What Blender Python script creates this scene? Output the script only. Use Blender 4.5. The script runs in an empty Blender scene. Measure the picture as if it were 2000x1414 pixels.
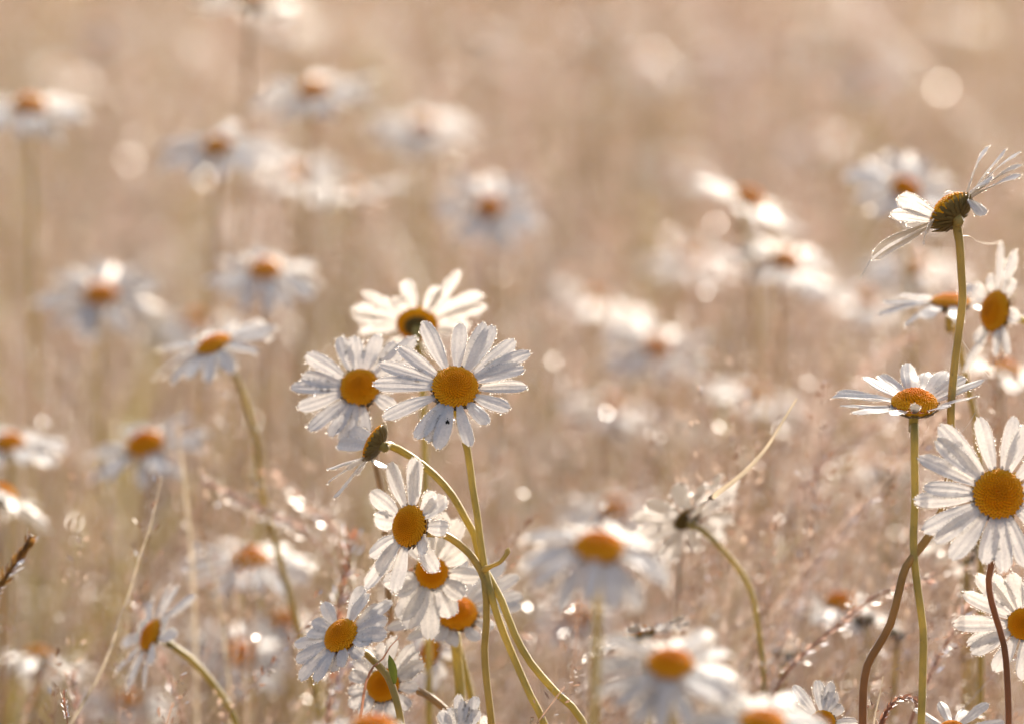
import bpy, math, random
import numpy as np
from mathutils import Vector, Matrix

random.seed(11)
rng = np.random.default_rng(11)
scene = bpy.context.scene
COL = scene.collection
R = math.radians

# ------------------------------------------------------------------ camera
CAM_H, PITCH = 0.77, R(12.0)
cam_d = bpy.data.cameras.new("camera")
cam = bpy.data.objects.new("camera", cam_d)
COL.objects.link(cam)
cam.location = (0, 0, CAM_H)
cam.rotation_euler = (math.pi / 2 - PITCH, 0, 0)
cam_d.lens, cam_d.sensor_width, cam_d.sensor_fit = 200, 36, 'HORIZONTAL'
cam_d.clip_start, cam_d.clip_end = 0.05, 600
cam_d.dof.use_dof = True
cam_d.dof.focus_distance = 1.600
cam_d.dof.aperture_fstop = 6.7
scene.camera = cam

# ------------------------------------------------------------------ world, sun, exposure
SUN_EL, SUN_AZ = R(32), R(20)          # the sun stands behind the field, a little to the right
world = bpy.data.worlds.new("World")
scene.world = world
world.use_nodes = True
wn = world.node_tree
wn.nodes.clear()
sky = wn.nodes.new("ShaderNodeTexSky")
sky.sky_type = 'NISHITA'
sky.sun_disc = False
sky.sun_elevation, sky.sun_rotation = SUN_EL, SUN_AZ
sky.air_density, sky.dust_density, sky.ozone_density = 0.8, 5.0, 0.3
bg = wn.nodes.new("ShaderNodeBackground")
bg.inputs[1].default_value = 0.15
wo = wn.nodes.new("ShaderNodeOutputWorld")
wn.links.new(sky.outputs[0], bg.inputs[0])
wn.links.new(bg.outputs[0], wo.inputs[0])

sun_d = bpy.data.lights.new("sun", 'SUN')
sun_d.energy, sun_d.angle, sun_d.color = 3.1, R(0.53), (1.0, 0.895, 0.775)
sun = bpy.data.objects.new("sun", sun_d)
COL.objects.link(sun)
sun_dir = Vector((math.sin(SUN_AZ) * math.cos(SUN_EL), math.cos(SUN_AZ) * math.cos(SUN_EL), math.sin(SUN_EL)))
sun.rotation_euler = sun_dir.to_track_quat('Z', 'Y').to_euler()
sun.location = sun_dir * 20

scene.view_settings.view_transform = 'Standard'
scene.view_settings.look = 'None'
scene.view_settings.exposure = 0.85
scene.view_settings.gamma = 1
scene.view_settings.use_curve_mapping = False
cy = scene.cycles
cy.max_bounces, cy.diffuse_bounces, cy.glossy_bounces = 12, 7, 3
cy.transmission_bounces, cy.transparent_max_bounces = 6, 8
cy.caustics_reflective = cy.caustics_refractive = False
cy.sample_clamp_direct, cy.sample_clamp_indirect = 60, 14
cy.use_denoising = True
cy.use_adaptive_sampling = True
cy.adaptive_threshold = 0.008

# ------------------------------------------------------------------ helpers
CL = np.array([0, 0, CAM_H])
CR = np.array([1.0, 0, 0])
CU = np.array([0, math.sin(PITCH), math.cos(PITCH)])
CF = np.array([0, math.cos(PITCH), -math.sin(PITCH)])
PXM = 0.09 / 1000                       # metres per photo pixel per metre of depth

def P(px, py, d):
    """photo pixel at a depth along the view axis -> world point"""
    return CL + CF * d + CR * ((px - 1000) * PXM * d) + CU * ((707 - py) * PXM * d)

def DIR(x, y, z):
    v = CR * x + CU * y - CF * z
    return v / np.linalg.norm(v)

class MB:
    def __init__(s):
        s.v, s.f, s.n, s.t = [], [], 0, []
    def add(s, v, f, tint=None):
        v = np.asarray(v, float)
        s.v.append(v)
        s.f.append(np.asarray(f, np.int64) + s.n)
        if tint is not None:
            s.t.append(np.tile(np.asarray(tint, float), (len(v), 1)))
        s.n += len(v)
    def build(s, name, mat, parent=None, origin=None, smooth=True):
        v = np.concatenate(s.v) if s.v else np.zeros((0, 3))
        if origin is not None:
            v = v - np.asarray(origin)
        me = bpy.data.meshes.new(name)
        me.vertices.add(len(v))
        me.vertices.foreach_set("co", v.astype(np.float32).ravel())
        tot = np.concatenate([np.full(len(f), f.shape[1], np.int32) for f in s.f])
        loops = np.concatenate([f.ravel() for f in s.f]).astype(np.int32)
        start = np.concatenate([[0], np.cumsum(tot)[:-1]]).astype(np.int32)
        me.loops.add(len(loops))
        me.loops.foreach_set("vertex_index", loops)
        me.polygons.add(len(tot))
        me.polygons.foreach_set("loop_start", start)
        me.polygons.foreach_set("loop_total", tot)
        me.polygons.foreach_set("use_smooth", np.full(len(tot), smooth))
        if s.t:
            a = me.attributes.new("tint", 'FLOAT_COLOR', 'POINT')
            c = np.concatenate(s.t)
            c = np.concatenate([c, np.ones((len(c), 1))], 1)
            a.data.foreach_set("color", c.astype(np.float32).ravel())
        me.update(calc_edges=True)
        if mat:
            me.materials.append(mat)
        o = bpy.data.objects.new(name, me)
        COL.objects.link(o)
        if parent is not None:
            o.parent = parent
        elif origin is not None:
            o.location = origin
        return o

def tag(o, label=None, cat=None, group=None, kind=None):
    if label: o["label"] = label
    if cat: o["category"] = cat
    if group: o["group"] = group
    if kind: o["kind"] = kind
    return o

def empty(name, loc):
    o = bpy.data.objects.new(name, None)
    o.empty_display_size = 0.01
    COL.objects.link(o)
    o.location = loc
    return o

def ico(level):
    t = (1 + 5 ** .5) / 2
    v = [(-1, t, 0), (1, t, 0), (-1, -t, 0), (1, -t, 0), (0, -1, t), (0, 1, t), (0, -1, -t), (0, 1, -t),
         (t, 0, -1), (t, 0, 1), (-t, 0, -1), (-t, 0, 1)]
    v = [np.array(p) / np.linalg.norm(p) for p in v]
    f = [(0, 11, 5), (0, 5, 1), (0, 1, 7), (0, 7, 10), (0, 10, 11), (1, 5, 9), (5, 11, 4), (11, 10, 2), (10, 7, 6),
         (7, 1, 8), (3, 9, 4), (3, 4, 2), (3, 2, 6), (3, 6, 8), (3, 8, 9), (4, 9, 5), (2, 4, 11), (6, 2, 10), (8, 6, 7), (9, 8, 1)]
    for _ in range(level):
        mid, nf = {}, []
        def m(a, b):
            k = (min(a, b), max(a, b))
            if k not in mid:
                p = v[a] + v[b]
                v.append(p / np.linalg.norm(p))
                mid[k] = len(v) - 1
            return mid[k]
        for a, b, c in f:
            ab, bc, ca = m(a, b), m(b, c), m(c, a)
            nf += [(a, ab, ca), (b, bc, ab), (c, ca, bc), (ab, bc, ca)]
        f = nf
    return np.array(v), np.array(f)
ICO0, ICO1, ICO2 = ico(0), ico(1), ico(2)

def spheres(mb, pts, rad, base, tint=None):
    bv, bf = base
    pts, rad = np.asarray(pts, float), np.asarray(rad, float)
    if not len(pts):
        return
    v = (pts[:, None, :] + bv[None] * rad[:, None, None]).reshape(-1, 3)
    f = (bf[None] + (np.arange(len(pts)) * len(bv))[:, None, None]).reshape(-1, 3)
    mb.add(v, f, tint)

def catmull(pts, step=0.005):
    pts = [np.asarray(p, float) for p in pts]
    q = [2 * pts[0] - pts[1]] + pts + [2 * pts[-1] - pts[-2]]
    out = []
    for i in range(1, len(q) - 2):
        a, b, c, d = q[i - 1:i + 3]
        n = max(2, int(np.linalg.norm(c - b) / step))
        # centripetal-ish damping keeps uneven spacing from overshooting
        l = np.linalg.norm(c - b)
        m1 = (c - a) / (np.linalg.norm(c - b) + np.linalg.norm(b - a) + 1e-9) * l
        m2 = (d - b) / (np.linalg.norm(d - c) + np.linalg.norm(c - b) + 1e-9) * l
        for k in range(n):
            t = k / n
            t2, t3 = t * t, t * t * t
            out.append((2*t3 - 3*t2 + 1) * b + (t3 - 2*t2 + t) * m1 + (-2*t3 + 3*t2) * c + (t3 - t2) * m2)
    out.append(pts[-1])
    return np.array(out)

def tube(mb, path, rad, sides=10, ridge=0.0, tint=None, flat=1.0):
    path = np.asarray(path)
    n = len(path)
    rad = np.broadcast_to(np.asarray(rad, float), (n,)) if np.ndim(rad) < 1 or len(np.atleast_1d(rad)) == 1 else np.asarray(rad)
    tg = np.gradient(path, axis=0)
    tg /= np.linalg.norm(tg, axis=1)[:, None] + 1e-12
    ref = np.array([1.0, 0.12, 0.05])
    a = ref - tg * (tg @ ref)[:, None]
    a /= np.linalg.norm(a, axis=1)[:, None] + 1e-12
    b = np.cross(tg, a)
    ph = np.arange(sides) / sides * 2 * math.pi
    rr = 1 + ridge * np.where(np.arange(sides) % 2 == 0, 1, -1)
    ring = path[:, None, :] + rad[:, None, None] * rr[None, :, None] * (
        a[:, None, :] * np.cos(ph)[None, :, None] + b[:, None, :] * (flat * np.sin(ph))[None, :, None])
    i = np.arange(n - 1)[:, None] * sides
    j = np.arange(sides)[None, :]
    k = (j + 1) % sides
    f = np.stack([i + j, i + k, i + sides + k, i + sides + j], -1).reshape(-1, 4)
    mb.add(ring.reshape(-1, 3), f, tint)
    # end caps
    c0 = ring[0].mean(0); c1 = ring[-1].mean(0)
    cf = [(sides, (q + 1) % sides, q) for q in range(sides)]
    mb.add(np.vstack([ring[0], c0]), cf, tint)
    mb.add(np.vstack([ring[-1], c1]), [(q, (q + 1) % sides, sides) for q in range(sides)], tint)

# ------------------------------------------------------------------ materials
def newmat(name):
    m = bpy.data.materials.new(name)
    m.use_nodes = True
    m.node_tree.nodes.clear()
    nt = m.node_tree
    N = lambda t, **kw: (lambda n: [setattr(n, k, v) for k, v in kw.items()] and n or n)(nt.nodes.new(t))
    out = nt.nodes.new("ShaderNodeOutputMaterial")
    return m, nt, N, out

def leafy(name, col, trans_col, trans=0.45, gloss=0.06, rough=0.4, var=0.25, scale=60, tint=False, bump=None, ramp=None):
    """thin plant tissue: diffuse + translucent + a little wet gloss, colour broken up by noise"""
    m, nt, N, out = newmat(name)
    L = nt.links.new
    tc = N("ShaderNodeTexCoord")
    no = N("ShaderNodeTexNoise"); no.inputs["Scale"].default_value = scale; no.inputs["Detail"].default_value = 4
    L(tc.outputs["Object"], no.inputs["Vector"])
    mr = N("ShaderNodeMapRange")
    mr.inputs[1].default_value, mr.inputs[2].default_value = 0.3, 0.7
    mr.inputs[3].default_value, mr.inputs[4].default_value = 1 - var, 1 + var
    L(no.outputs[0], mr.inputs[0])
    def scaled(c):
        mx = N("ShaderNodeMix", data_type='RGBA', blend_type='MULTIPLY'); mx.inputs[0].default_value = 1
        mx.inputs[6].default_value = (*c, 1)
        L(mr.outputs[0], mx.inputs[7])
        o = mx.outputs[2]
        if tint:
            at = N("ShaderNodeAttribute"); at.attribute_name = "tint"
            m2 = N("ShaderNodeMix", data_type='RGBA', blend_type='MULTIPLY'); m2.inputs[0].default_value = 1
            L(o, m2.inputs[6]); L(at.outputs[0], m2.inputs[7])
            o = m2.outputs[2]
        return o
    d, t = N("ShaderNodeBsdfDiffuse"), N("ShaderNodeBsdfTranslucent")
    L(scaled(col), d.inputs[0]); L(scaled(trans_col), t.inputs[0])
    s = N("ShaderNodeMixShader"); s.inputs[0].default_value = trans
    L(d.outputs[0], s.inputs[1]); L(t.outputs[0], s.inputs[2])
    g = N("ShaderNodeBsdfGlossy"); g.inputs["Roughness"].default_value = rough
    s2 = N("ShaderNodeMixShader")
    lw = N("ShaderNodeFresnel"); lw.inputs[0].default_value = 1.35
    mu = N("ShaderNodeMath", operation='MULTIPLY'); mu.inputs[1].default_value = gloss / 0.06 * 0.55; mu.use_clamp = True
    L(lw.outputs[0], mu.inputs[0]); L(mu.outputs[0], s2.inputs[0])
    L(s.outputs[0], s2.inputs[1]); L(g.outputs[0], s2.inputs[2])
    if bump:
        uv, sx, sy, st = bump
        n2 = N("ShaderNodeTexNoise"); n2.inputs["Scale"].default_value = 1; n2.inputs["Detail"].default_value = 3
        mp = N("ShaderNodeMapping"); mp.inputs["Scale"].default_value = (sx, sy, sx)
        L(tc.outputs["UV" if uv else "Object"], mp.inputs[0]); L(mp.outputs[0], n2.inputs["Vector"])
        bp = N("ShaderNodeBump"); bp.inputs["Strength"].default_value = st; bp.inputs["Distance"].default_value = 0.0003
        L(n2.outputs[0], bp.inputs["Height"])
        for b in (d, t, g): L(bp.outputs[0], b.inputs["Normal"])
    L(s2.outputs[0], out.inputs[0])
    return m

M_PETAL = leafy("petal_white", (0.82, 0.80, 0.745), (0.78, 0.73, 0.67), trans=0.46, gloss=0.08, rough=0.3, var=0.09, scale=1300, bump=(True, 16, 1.6, 0.5))
def stem_mat(name, col, tr):
    return leafy(name, col, tr, trans=0.42, gloss=0.08, rough=0.5, var=0.22, scale=90)
M_STEM_G = stem_mat("stem_yellow_green", (0.58, 0.475, 0.15), (0.80, 0.62, 0.15))
M_STEM_O = stem_mat("stem_olive", (0.53, 0.41, 0.135), (0.74, 0.545, 0.14))
M_STEM_T = stem_mat("stem_tan", (0.48, 0.33, 0.17), (0.66, 0.44, 0.2))
M_STEM_R = stem_mat("stem_red_brown", (0.42, 0.19, 0.08), (0.58, 0.26, 0.09))
def shaded_stem():
    m = stem_mat("stem_olive_to_red", (0.53, 0.41, 0.135), (0.74, 0.545, 0.14))
    nt = m.node_tree; L = nt.links.new
    ge = nt.nodes.new("ShaderNodeNewGeometry"); sp = nt.nodes.new("ShaderNodeSeparateXYZ"); L(ge.outputs["Position"], sp.inputs[0])
    mr = nt.nodes.new("ShaderNodeMapRange"); mr.inputs[1].default_value, mr.inputs[2].default_value = 0.33, 0.43
    L(sp.outputs[2], mr.inputs[0])
    for n in [n for n in nt.nodes if n.type == 'MIX']:
        top = tuple(n.inputs[6].default_value)
        mx = nt.nodes.new("ShaderNodeMix"); mx.data_type = 'RGBA'
        mx.inputs[6].default_value = (0.45, 0.20, 0.08, 1); mx.inputs[7].default_value = top
        L(mr.outputs[0], mx.inputs[0]); L(mx.outputs[2], n.inputs[6])
    return m
M_STEM_GR = shaded_stem()          # green under the flower, reddening towards the root
M_LEAF = leafy("leaf_green", (0.09, 0.12, 0.025), (0.22, 0.26, 0.04), trans=0.4)
M_INVOL = leafy("involucre_scales", (0.18, 0.135, 0.045), (0.32, 0.22, 0.055), trans=0.25, gloss=0.08, var=0.7, scale=700)
M_BUD = leafy("bud_dark_green", (0.085, 0.062, 0.02), (0.14, 0.10, 0.03), trans=0.2, var=0.6, scale=500)
M_STRAW = leafy("dry_straw", (0.312, 0.249, 0.221), (0.42, 0.332, 0.292), trans=0.5, gloss=0.10, rough=0.4, var=0.2, scale=25, tint=True)
M_SEED = leafy("seed_head_husks", (0.375, 0.295, 0.262), (0.535, 0.415, 0.365), trans=0.55, gloss=0.08, var=0.25, scale=80, tint=True)
M_BLADE = leafy("pale_blade", (0.45, 0.38, 0.28), (0.58, 0.48, 0.34), trans=0.5, gloss=0.12, rough=0.3, var=0.15, scale=120)
M_RED = leafy("reddish_stalk", (0.38, 0.19, 0.12), (0.58, 0.28, 0.17), trans=0.45, gloss=0.1, var=0.3, scale=200)
M_DARKSPIKE = leafy("brown_spike", (0.24, 0.12, 0.035), (0.42, 0.21, 0.05), trans=0.3, gloss=0.1, var=0.4, scale=300)

def disc_material():
    m, nt, N, out = newmat("disc_florets")
    L = nt.links.new
    tc = N("ShaderNodeTexCoord")
    sp = N("ShaderNodeSeparateXYZ"); L(tc.outputs["Object"], sp.inputs[0])
    cm = N("ShaderNodeCombineXYZ"); L(sp.outputs[0], cm.inputs[0]); L(sp.outputs[1], cm.inputs[1])
    ln = N("ShaderNodeVectorMath", operation='LENGTH'); L(cm.outputs[0], ln.inputs[0])
    rp = N("ShaderNodeValToRGB")
    rp.color_ramp.elements[0].position, rp.color_ramp.elements[0].color = 0.0, (0.88, 0.29, 0.006, 1)
    rp.color_ramp.elements[1].position, rp.color_ramp.elements[1].color = 1.0, (0.97, 0.46, 0.022, 1)
    e = rp.color_ramp.elements.new(0.6); e.color = (0.97, 0.355, 0.006, 1)
    L(ln.outputs["Value"], rp.inputs[0])
    no = N("ShaderNodeTexNoise"); no.inputs["Scale"].default_value = 9
    L(tc.outputs["Object"], no.inputs["Vector"])
    mr = N("ShaderNodeMapRange"); mr.inputs[3].default_value, mr.inputs[4].default_value = 0.8, 1.15
    L(no.outputs[0], mr.inputs[0])
    mx = N("ShaderNodeMix", data_type='RGBA', blend_type='MULTIPLY'); mx.inputs[0].default_value = 1
    L(rp.outputs[0], mx.inputs[6]); L(mr.outputs[0], mx.inputs[7])
    d, t = N("ShaderNodeBsdfDiffuse"), N("ShaderNodeBsdfTranslucent")
    L(mx.outputs[2], d.inputs[0])
    t.inputs[0].default_value = (0.95, 0.42, 0.03, 1)
    s = N("ShaderNodeMixShader"); s.inputs[0].default_value = 0.15
    L(d.outputs[0], s.inputs[1]); L(t.outputs[0], s.inputs[2])
    g = N("ShaderNodeBsdfGlossy"); g.inputs["Roughness"].default_value = 0.45
    fr = N("ShaderNodeFresnel"); fr.inputs[0].default_value = 1.1
    s2 = N("ShaderNodeMixShader"); L(fr.outputs[0], s2.inputs[0]); L(s.outputs[0], s2.inputs[1]); L(g.outputs[0], s2.inputs[2])
    L(s2.outputs[0], out.inputs[0])
    return m
M_DISC = disc_material()

def dew_material(name, glass):
    m, nt, N, out = newmat(name)
    L = nt.links.new
    g = N("ShaderNodeBsdfGlass"); g.inputs["Roughness"].default_value = 0.2; g.inputs["IOR"].default_value = 1.33
    t = N("ShaderNodeBsdfTranslucent"); t.inputs[0].default_value = (0.95, 0.95, 0.95, 1)
    s = N("ShaderNodeMixShader"); s.inputs[0].default_value = 0.1 if glass else 0.08
    L(g.outputs[0], s.inputs[1]); L(t.outputs[0], s.inputs[2]); p = N("ShaderNodeBsdfTransparent")
    s2 = N("ShaderNodeMixShader"); s2.inputs[0].default_value = 0.12 if glass else 0.3
    L(s.outputs[0], s2.inputs[1]); L(p.outputs[0], s2.inputs[2]); L(s2.outputs[0], out.inputs[0])
    return m
M_DEW = dew_material("dew_beads", False)
M_DROP = dew_material("dew_drops", True)
M_SILK = leafy("spider_silk", (0.8, 0.78, 0.74), (0.85, 0.82, 0.76), trans=0.5, gloss=0.3, rough=0.25, var=0.05)
M_FLY = leafy("fly_black", (0.02, 0.018, 0.015), (0.03, 0.02, 0.02), trans=0.05)

def ground_material():
    m, nt, N, out = newmat("dry_meadow_soil")
    L = nt.links.new
    tc = N("ShaderNodeTexCoord")
    n1 = N("ShaderNodeTexNoise"); n1.inputs["Scale"].default_value = 9; n1.inputs["Detail"].default_value = 8
    L(tc.outputs["Object"], n1.inputs["Vector"])
    rp = N("ShaderNodeValToRGB")
    rp.color_ramp.elements[0].position, rp.color_ramp.elements[0].color = 0.3, (0.13, 0.085, 0.04, 1)
    rp.color_ramp.elements[1].position, rp.color_ramp.elements[1].color = 0.7, (0.36, 0.255, 0.15, 1)
    L(n1.outputs[0], rp.inputs[0])
    d = N("ShaderNodeBsdfDiffuse"); L(rp.outputs[0], d.inputs[0])
    b = N("ShaderNodeBump"); b.inputs["Strength"].default_value = 0.8; b.inputs["Distance"].default_value = 0.02
    L(n1.outputs[0], b.inputs["Height"]); L(b.outputs[0], d.inputs["Normal"])
    L(d.outputs[0], out.inputs[0])
    return m

# ------------------------------------------------------------------ ground
def build_ground():
    xs = np.concatenate([np.linspace(-300, -8, 8), np.linspace(-6, 6, 49), np.linspace(8, 300, 8)])
    ys = np.concatenate([np.linspace(-300, -6, 8), np.linspace(-4, 14, 73), np.linspace(17, 300, 10)])
    X, Y = np.meshgrid(xs, ys)
    Z = 0.018 * np.sin(X * 2.3 + 1) * np.cos(Y * 1.9) + 0.01 * np.sin(X * 6.1 + Y * 4.7) - 0.02
    v = np.stack([X, Y, Z], -1).reshape(-1, 3)
    nx, ny = len(xs), len(ys)
    i = np.arange(ny - 1)[:, None] * nx + np.arange(nx - 1)[None]
    f = np.stack([i, i + 1, i + nx + 1, i + nx], -1).reshape(-1, 4)
    mb = MB(); mb.add(v, f)
    tag(mb.build("ground", ground_material()), kind="structure")
build_ground()

# ------------------------------------------------------------------ grass (nobody could count it)
def blades(n, y0, y1, hmean, hsd, wmm, tints, lean=0.28, segs=5, half=None, seed=1):
    g = np.random.default_rng(seed)
    y = g.uniform(y0, y1, n)
    hw = 0.135 * y + 0.35 if half is None else half
    x = g.uniform(-1, 1, n) * hw
    k = np.sin(x * 17 + 1.3 * np.sin(y * 5)) + np.sin(y * 6.1 + x * 9 + 2) + np.sin(x * 31 - y * 11)   # grass grows in clumps
    k = 0.7 * k + 0.9 * np.sin(x * 52 + y * 13) + 0.9 * np.sin(y * 33 - x * 21 + 1) + 0.7 * np.sin(x * 80 - y * 41)
    keep = g.uniform(-3.2, 3.2, n) < k + 0.35
    x, y, n = x[keep], y[keep], int(keep.sum())
    h = np.clip(g.normal(hmean, hsd, n) * (1 + 0.15 * k[keep] / 2), 0.08, 0.42)
    near = np.clip((2.05 - y) / 0.45, 0, 1)
    h = h * (1 - 0.28 * near)
    a = g.uniform(0, 2 * math.pi, n)
    ln = np.minimum(np.abs(g.normal(0, lean, n)), 0.55) * h
    bend = g.uniform(0.6, 2.4, n)
    t = np.linspace(0, 1, segs + 1)
    off = ln[:, None] * t[None] ** (1 + bend[:, None] * 0.6)
    px = x[:, None] + np.cos(a)[:, None] * off
    py = y[:, None] + np.sin(a)[:, None] * off
    pz = h[:, None] * (t[None] - 0.10 * (ln / h)[:, None] * t[None] ** 2) - 0.02
    path = np.stack([px, py, pz], -1)
    tw = g.uniform(0, math.pi, n)
    w = g.uniform(wmm[0], wmm[1], n) * 0.0005
    side = np.stack([np.cos(tw), np.sin(tw), np.zeros(n)], -1)
    wt = w[:, None] * (1 - 0.75 * t[None] ** 1.5)
    A = path + side[:, None, :] * wt[..., None]
    B = path - side[:, None, :] * wt[..., None]
    v = np.stack([A, B], 2)                         # n, segs+1, 2, 3
    k = segs + 1
    b = (np.arange(n) * k * 2)[:, None] + (np.arange(segs) * 2)[None]
    f = np.stack([b, b + 1, b + 3, b + 2], -1).reshape(-1, 4)
    T = np.asarray(tints)
    patch = (np.sin(x * 8.3 + 2 * np.sin(y * 2.1)) + np.sin(y * 4.7 + x * 3.1 + 1) + 2) / 4 * len(T) + g.normal(0, len(T) * 0.16, n)
    tint = T[np.clip(patch.astype(int), 0, len(T) - 1)] * g.uniform(0.8, 1.15, (n, 1))
    tv = np.repeat(tint, k * 2, 0)
    return v.reshape(-1, 3), f, tv, path, tint, g

def husks(path, tint, g, per, length, spread, size):
    """seed heads: little husk diamonds scattered round the top of each stalk"""
    n = len(path)
    top, below = path[:, -1], path[:, -2]
    ax = top - below
    ax /= np.linalg.norm(ax, axis=1)[:, None]
    s = g.uniform(0, 1, (n, per))
    ph = g.uniform(0, 2 * math.pi, (n, per))
    rad = spread * (0.15 + np.sin(s * math.pi * 0.9 + 0.2)) * g.uniform(0.1, 1, (n, per))
    u = np.cross(ax, [0.3, 1, 0.1]); u /= np.linalg.norm(u, axis=1)[:, None]
    w = np.cross(ax, u)
    rd = u[:, None] * np.cos(ph)[..., None] + w[:, None] * np.sin(ph)[..., None]
    c = top[:, None] + ax[:, None] * ((s - 0.75) * length)[..., None] + rd * rad[..., None]
    d = ax[:, None] * 0.8 + rd * 0.6 + g.normal(0, 0.25, (n, per, 3))
    d /= np.linalg.norm(d, axis=2)[..., None]
    e = np.cross(d, g.normal(0, 1, (n, per, 3))); e /= np.linalg.norm(e, axis=2)[..., None]
    L = size * g.uniform(0.6, 1.3, (n, per))[..., None]
    v = np.stack([c - d * L, c + e * L * 0.3, c + d * L, c - e * L * 0.3], 2).reshape(-1, 3)
    f = np.arange(n * per * 4).reshape(-1, 4)
    return v, f, np.repeat(tint, per * 4, 0)

STRAW = [(0.74, 0.68, 0.42), (0.86, 0.8, 0.66), (0.97, 0.92, 0.88), (1.1, 1.06, 1.02), (1.12, 1.1, 1.08), (1.02, 0.95, 0.92), (0.86, 0.72, 0.64), (0.52, 0.40, 0.31)]
HUSK = [(1, 1, 1), (1.05, 0.92, 0.86), (1.1, 1.05, 0.98), (0.85, 0.66, 0.56), (0.95, 0.8, 0.72)]
def build_grass():
    mb = MB(); hb = MB()
    for n, y0, y1, hm, hs, w, sd in ((1100, 1.2, 1.75, .26, .05, (.6, 1.6), 3), (14000, 1.72, 4.4, .30, .07, (.7, 1.9), 4), (4000, 4.4, 9, .30, .07, (1, 2.6), 5)):
        v, f, tv, path, tint, g = blades(n, y0, y1, hm, hs, w, STRAW, seed=sd)
        mb.add(v, f); mb.t.append(tv)
        pick = g.uniform(0, 1, len(path)) < 0.6
        hv, hf, ht = husks(path[pick], np.asarray(HUSK)[g.integers(0, len(HUSK), pick.sum())], g, 34, 0.09, 0.012, 0.0022 if y0 < 4 else .0032)
        hb.add(hv, hf); hb.t.append(ht)
    o = mb.build("dry_grass", M_STRAW, smooth=False)
    tag(o, "dense dry straw-coloured meadow grass filling the field behind the daisies", "grass", kind="stuff")
    o = hb.build("grass_seed_husks", M_SEED, smooth=False)
    tag(o, "pale pinkish seed husks hanging in the dry meadow grass", "grass", kind="stuff")
    # fine panicles tangled just behind the flowers, thicker on the right
    g = np.random.default_rng(33)
    n = 980
    y = 1.64 + .5 * g.uniform(0, 1, n) ** 1.6
    x = np.where(g.uniform(0, 1, n) < .6, g.uniform(.15, 1, n), g.uniform(-1, .3, n)) * (0.095 * y + .01)
    h = np.clip(g.normal(.335, .035, n) + .035 * (x > .05), .2, .44)
    ln = np.abs(g.normal(.14, .10, n)); a = g.normal(.15, .6, n)
    t = np.linspace(0, 1, 8)
    off = ln[:, None] * t[None] ** 2
    path = np.stack([x[:, None] - ln[:, None] * .5 + np.cos(a)[:, None] * off, y[:, None] + np.sin(a)[:, None] * off, h[:, None] * (t[None] - .12 * t[None] ** 3 * (ln / .12)[:, None] * .6)], -1)
    w = g.uniform(.00022, .0005, n)
    side = np.stack([np.cos(a * 3), np.sin(a * 3), 0 * a], -1)
    wt = w[:, None] * (1 - .6 * t[None])
    v = np.stack([path + side[:, None] * wt[..., None], path - side[:, None] * wt[..., None]], 2).reshape(-1, 3)
    b = (np.arange(n) * 16)[:, None] + (np.arange(7) * 2)[None]
    tint = np.asarray([(1.2, 1.18, 1.08), (.8, .66, .54), (.5, .36, .27), (1.1, 1.05, .92), (.62, .5, .4)])[g.integers(0, 5, n)]
    tb = MB(); tb.add(v, np.stack([b, b + 1, b + 3, b + 2], -1).reshape(-1, 4)); tb.t.append(np.repeat(tint, 16, 0))
    hv, hf, ht = husks(path, tint, g, 46, .05, .006, .0013)
    tb.add(hv, hf); tb.t.append(ht)
    tag(tb.build("fine_grass", M_SEED, smooth=False), "fine pinkish grass panicles tangled behind the lower flowers", "grass", kind="stuff")
    mb2 = MB()
    k = g.integers(0, n, 1500); s = g.uniform(4, 7, 1500); i0 = np.minimum(s.astype(int), 6)
    pts = path[k, i0] + (path[k, i0 + 1] - path[k, i0]) * (s - i0)[:, None] + g.normal(0, .0015, (1500, 3))
    spheres(mb2, pts, g.uniform(.00025, .0006, 1500), ICO1)
    tag(mb2.build("fine_grass_dew", M_DROP), "dew sparkling on the fine pinkish grass panicles", "dew", kind="stuff")
    # green undergrowth
    mb = MB()
    v, f, tv, path, tint, g = blades(3800, 1.5, 4.5, .235, .06, (2, 4.5), [(1, 1, 1), (1.6, 1.2, 0.7), (.8, .8, .7)], lean=.35, seed=8)
    mb.add(v, f)
    o = mb.build("green_undergrowth", leafy("undergrowth", (0.17, 0.15, 0.035), (0.33, 0.28, 0.05), trans=.45, var=.4, scale=8), smooth=False)
    tag(o, "low yellowish green leaves growing under the dry grass", "undergrowth", kind="stuff")
    # dew hanging in the grass
    mb = MB()
    g = np.random.default_rng(21)
    n = 2600
    y = g.uniform(1.72, 2.6, n)
    pts = np.stack([g.uniform(-1, 1, n) * (0.12 * y + .05), y, g.uniform(0.2, 0.36, n)], -1)
    spheres(mb, pts, g.uniform(0.0004, 0.00095, n), ICO1)
    o = mb.build("grass_dew", M_DROP)
    tag(o, "sparkling dew drops caught in the dry grass", "dew", kind="stuff")
build_grass()

# ------------------------------------------------------------------ daisies
def dome_pt(r):                         # r in 0..1 -> height of a domed disc of radius 1
    return 0.52 * (1 - r ** 2.2) - 0.035 * math.exp(-(r / 0.28) ** 2)

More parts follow.
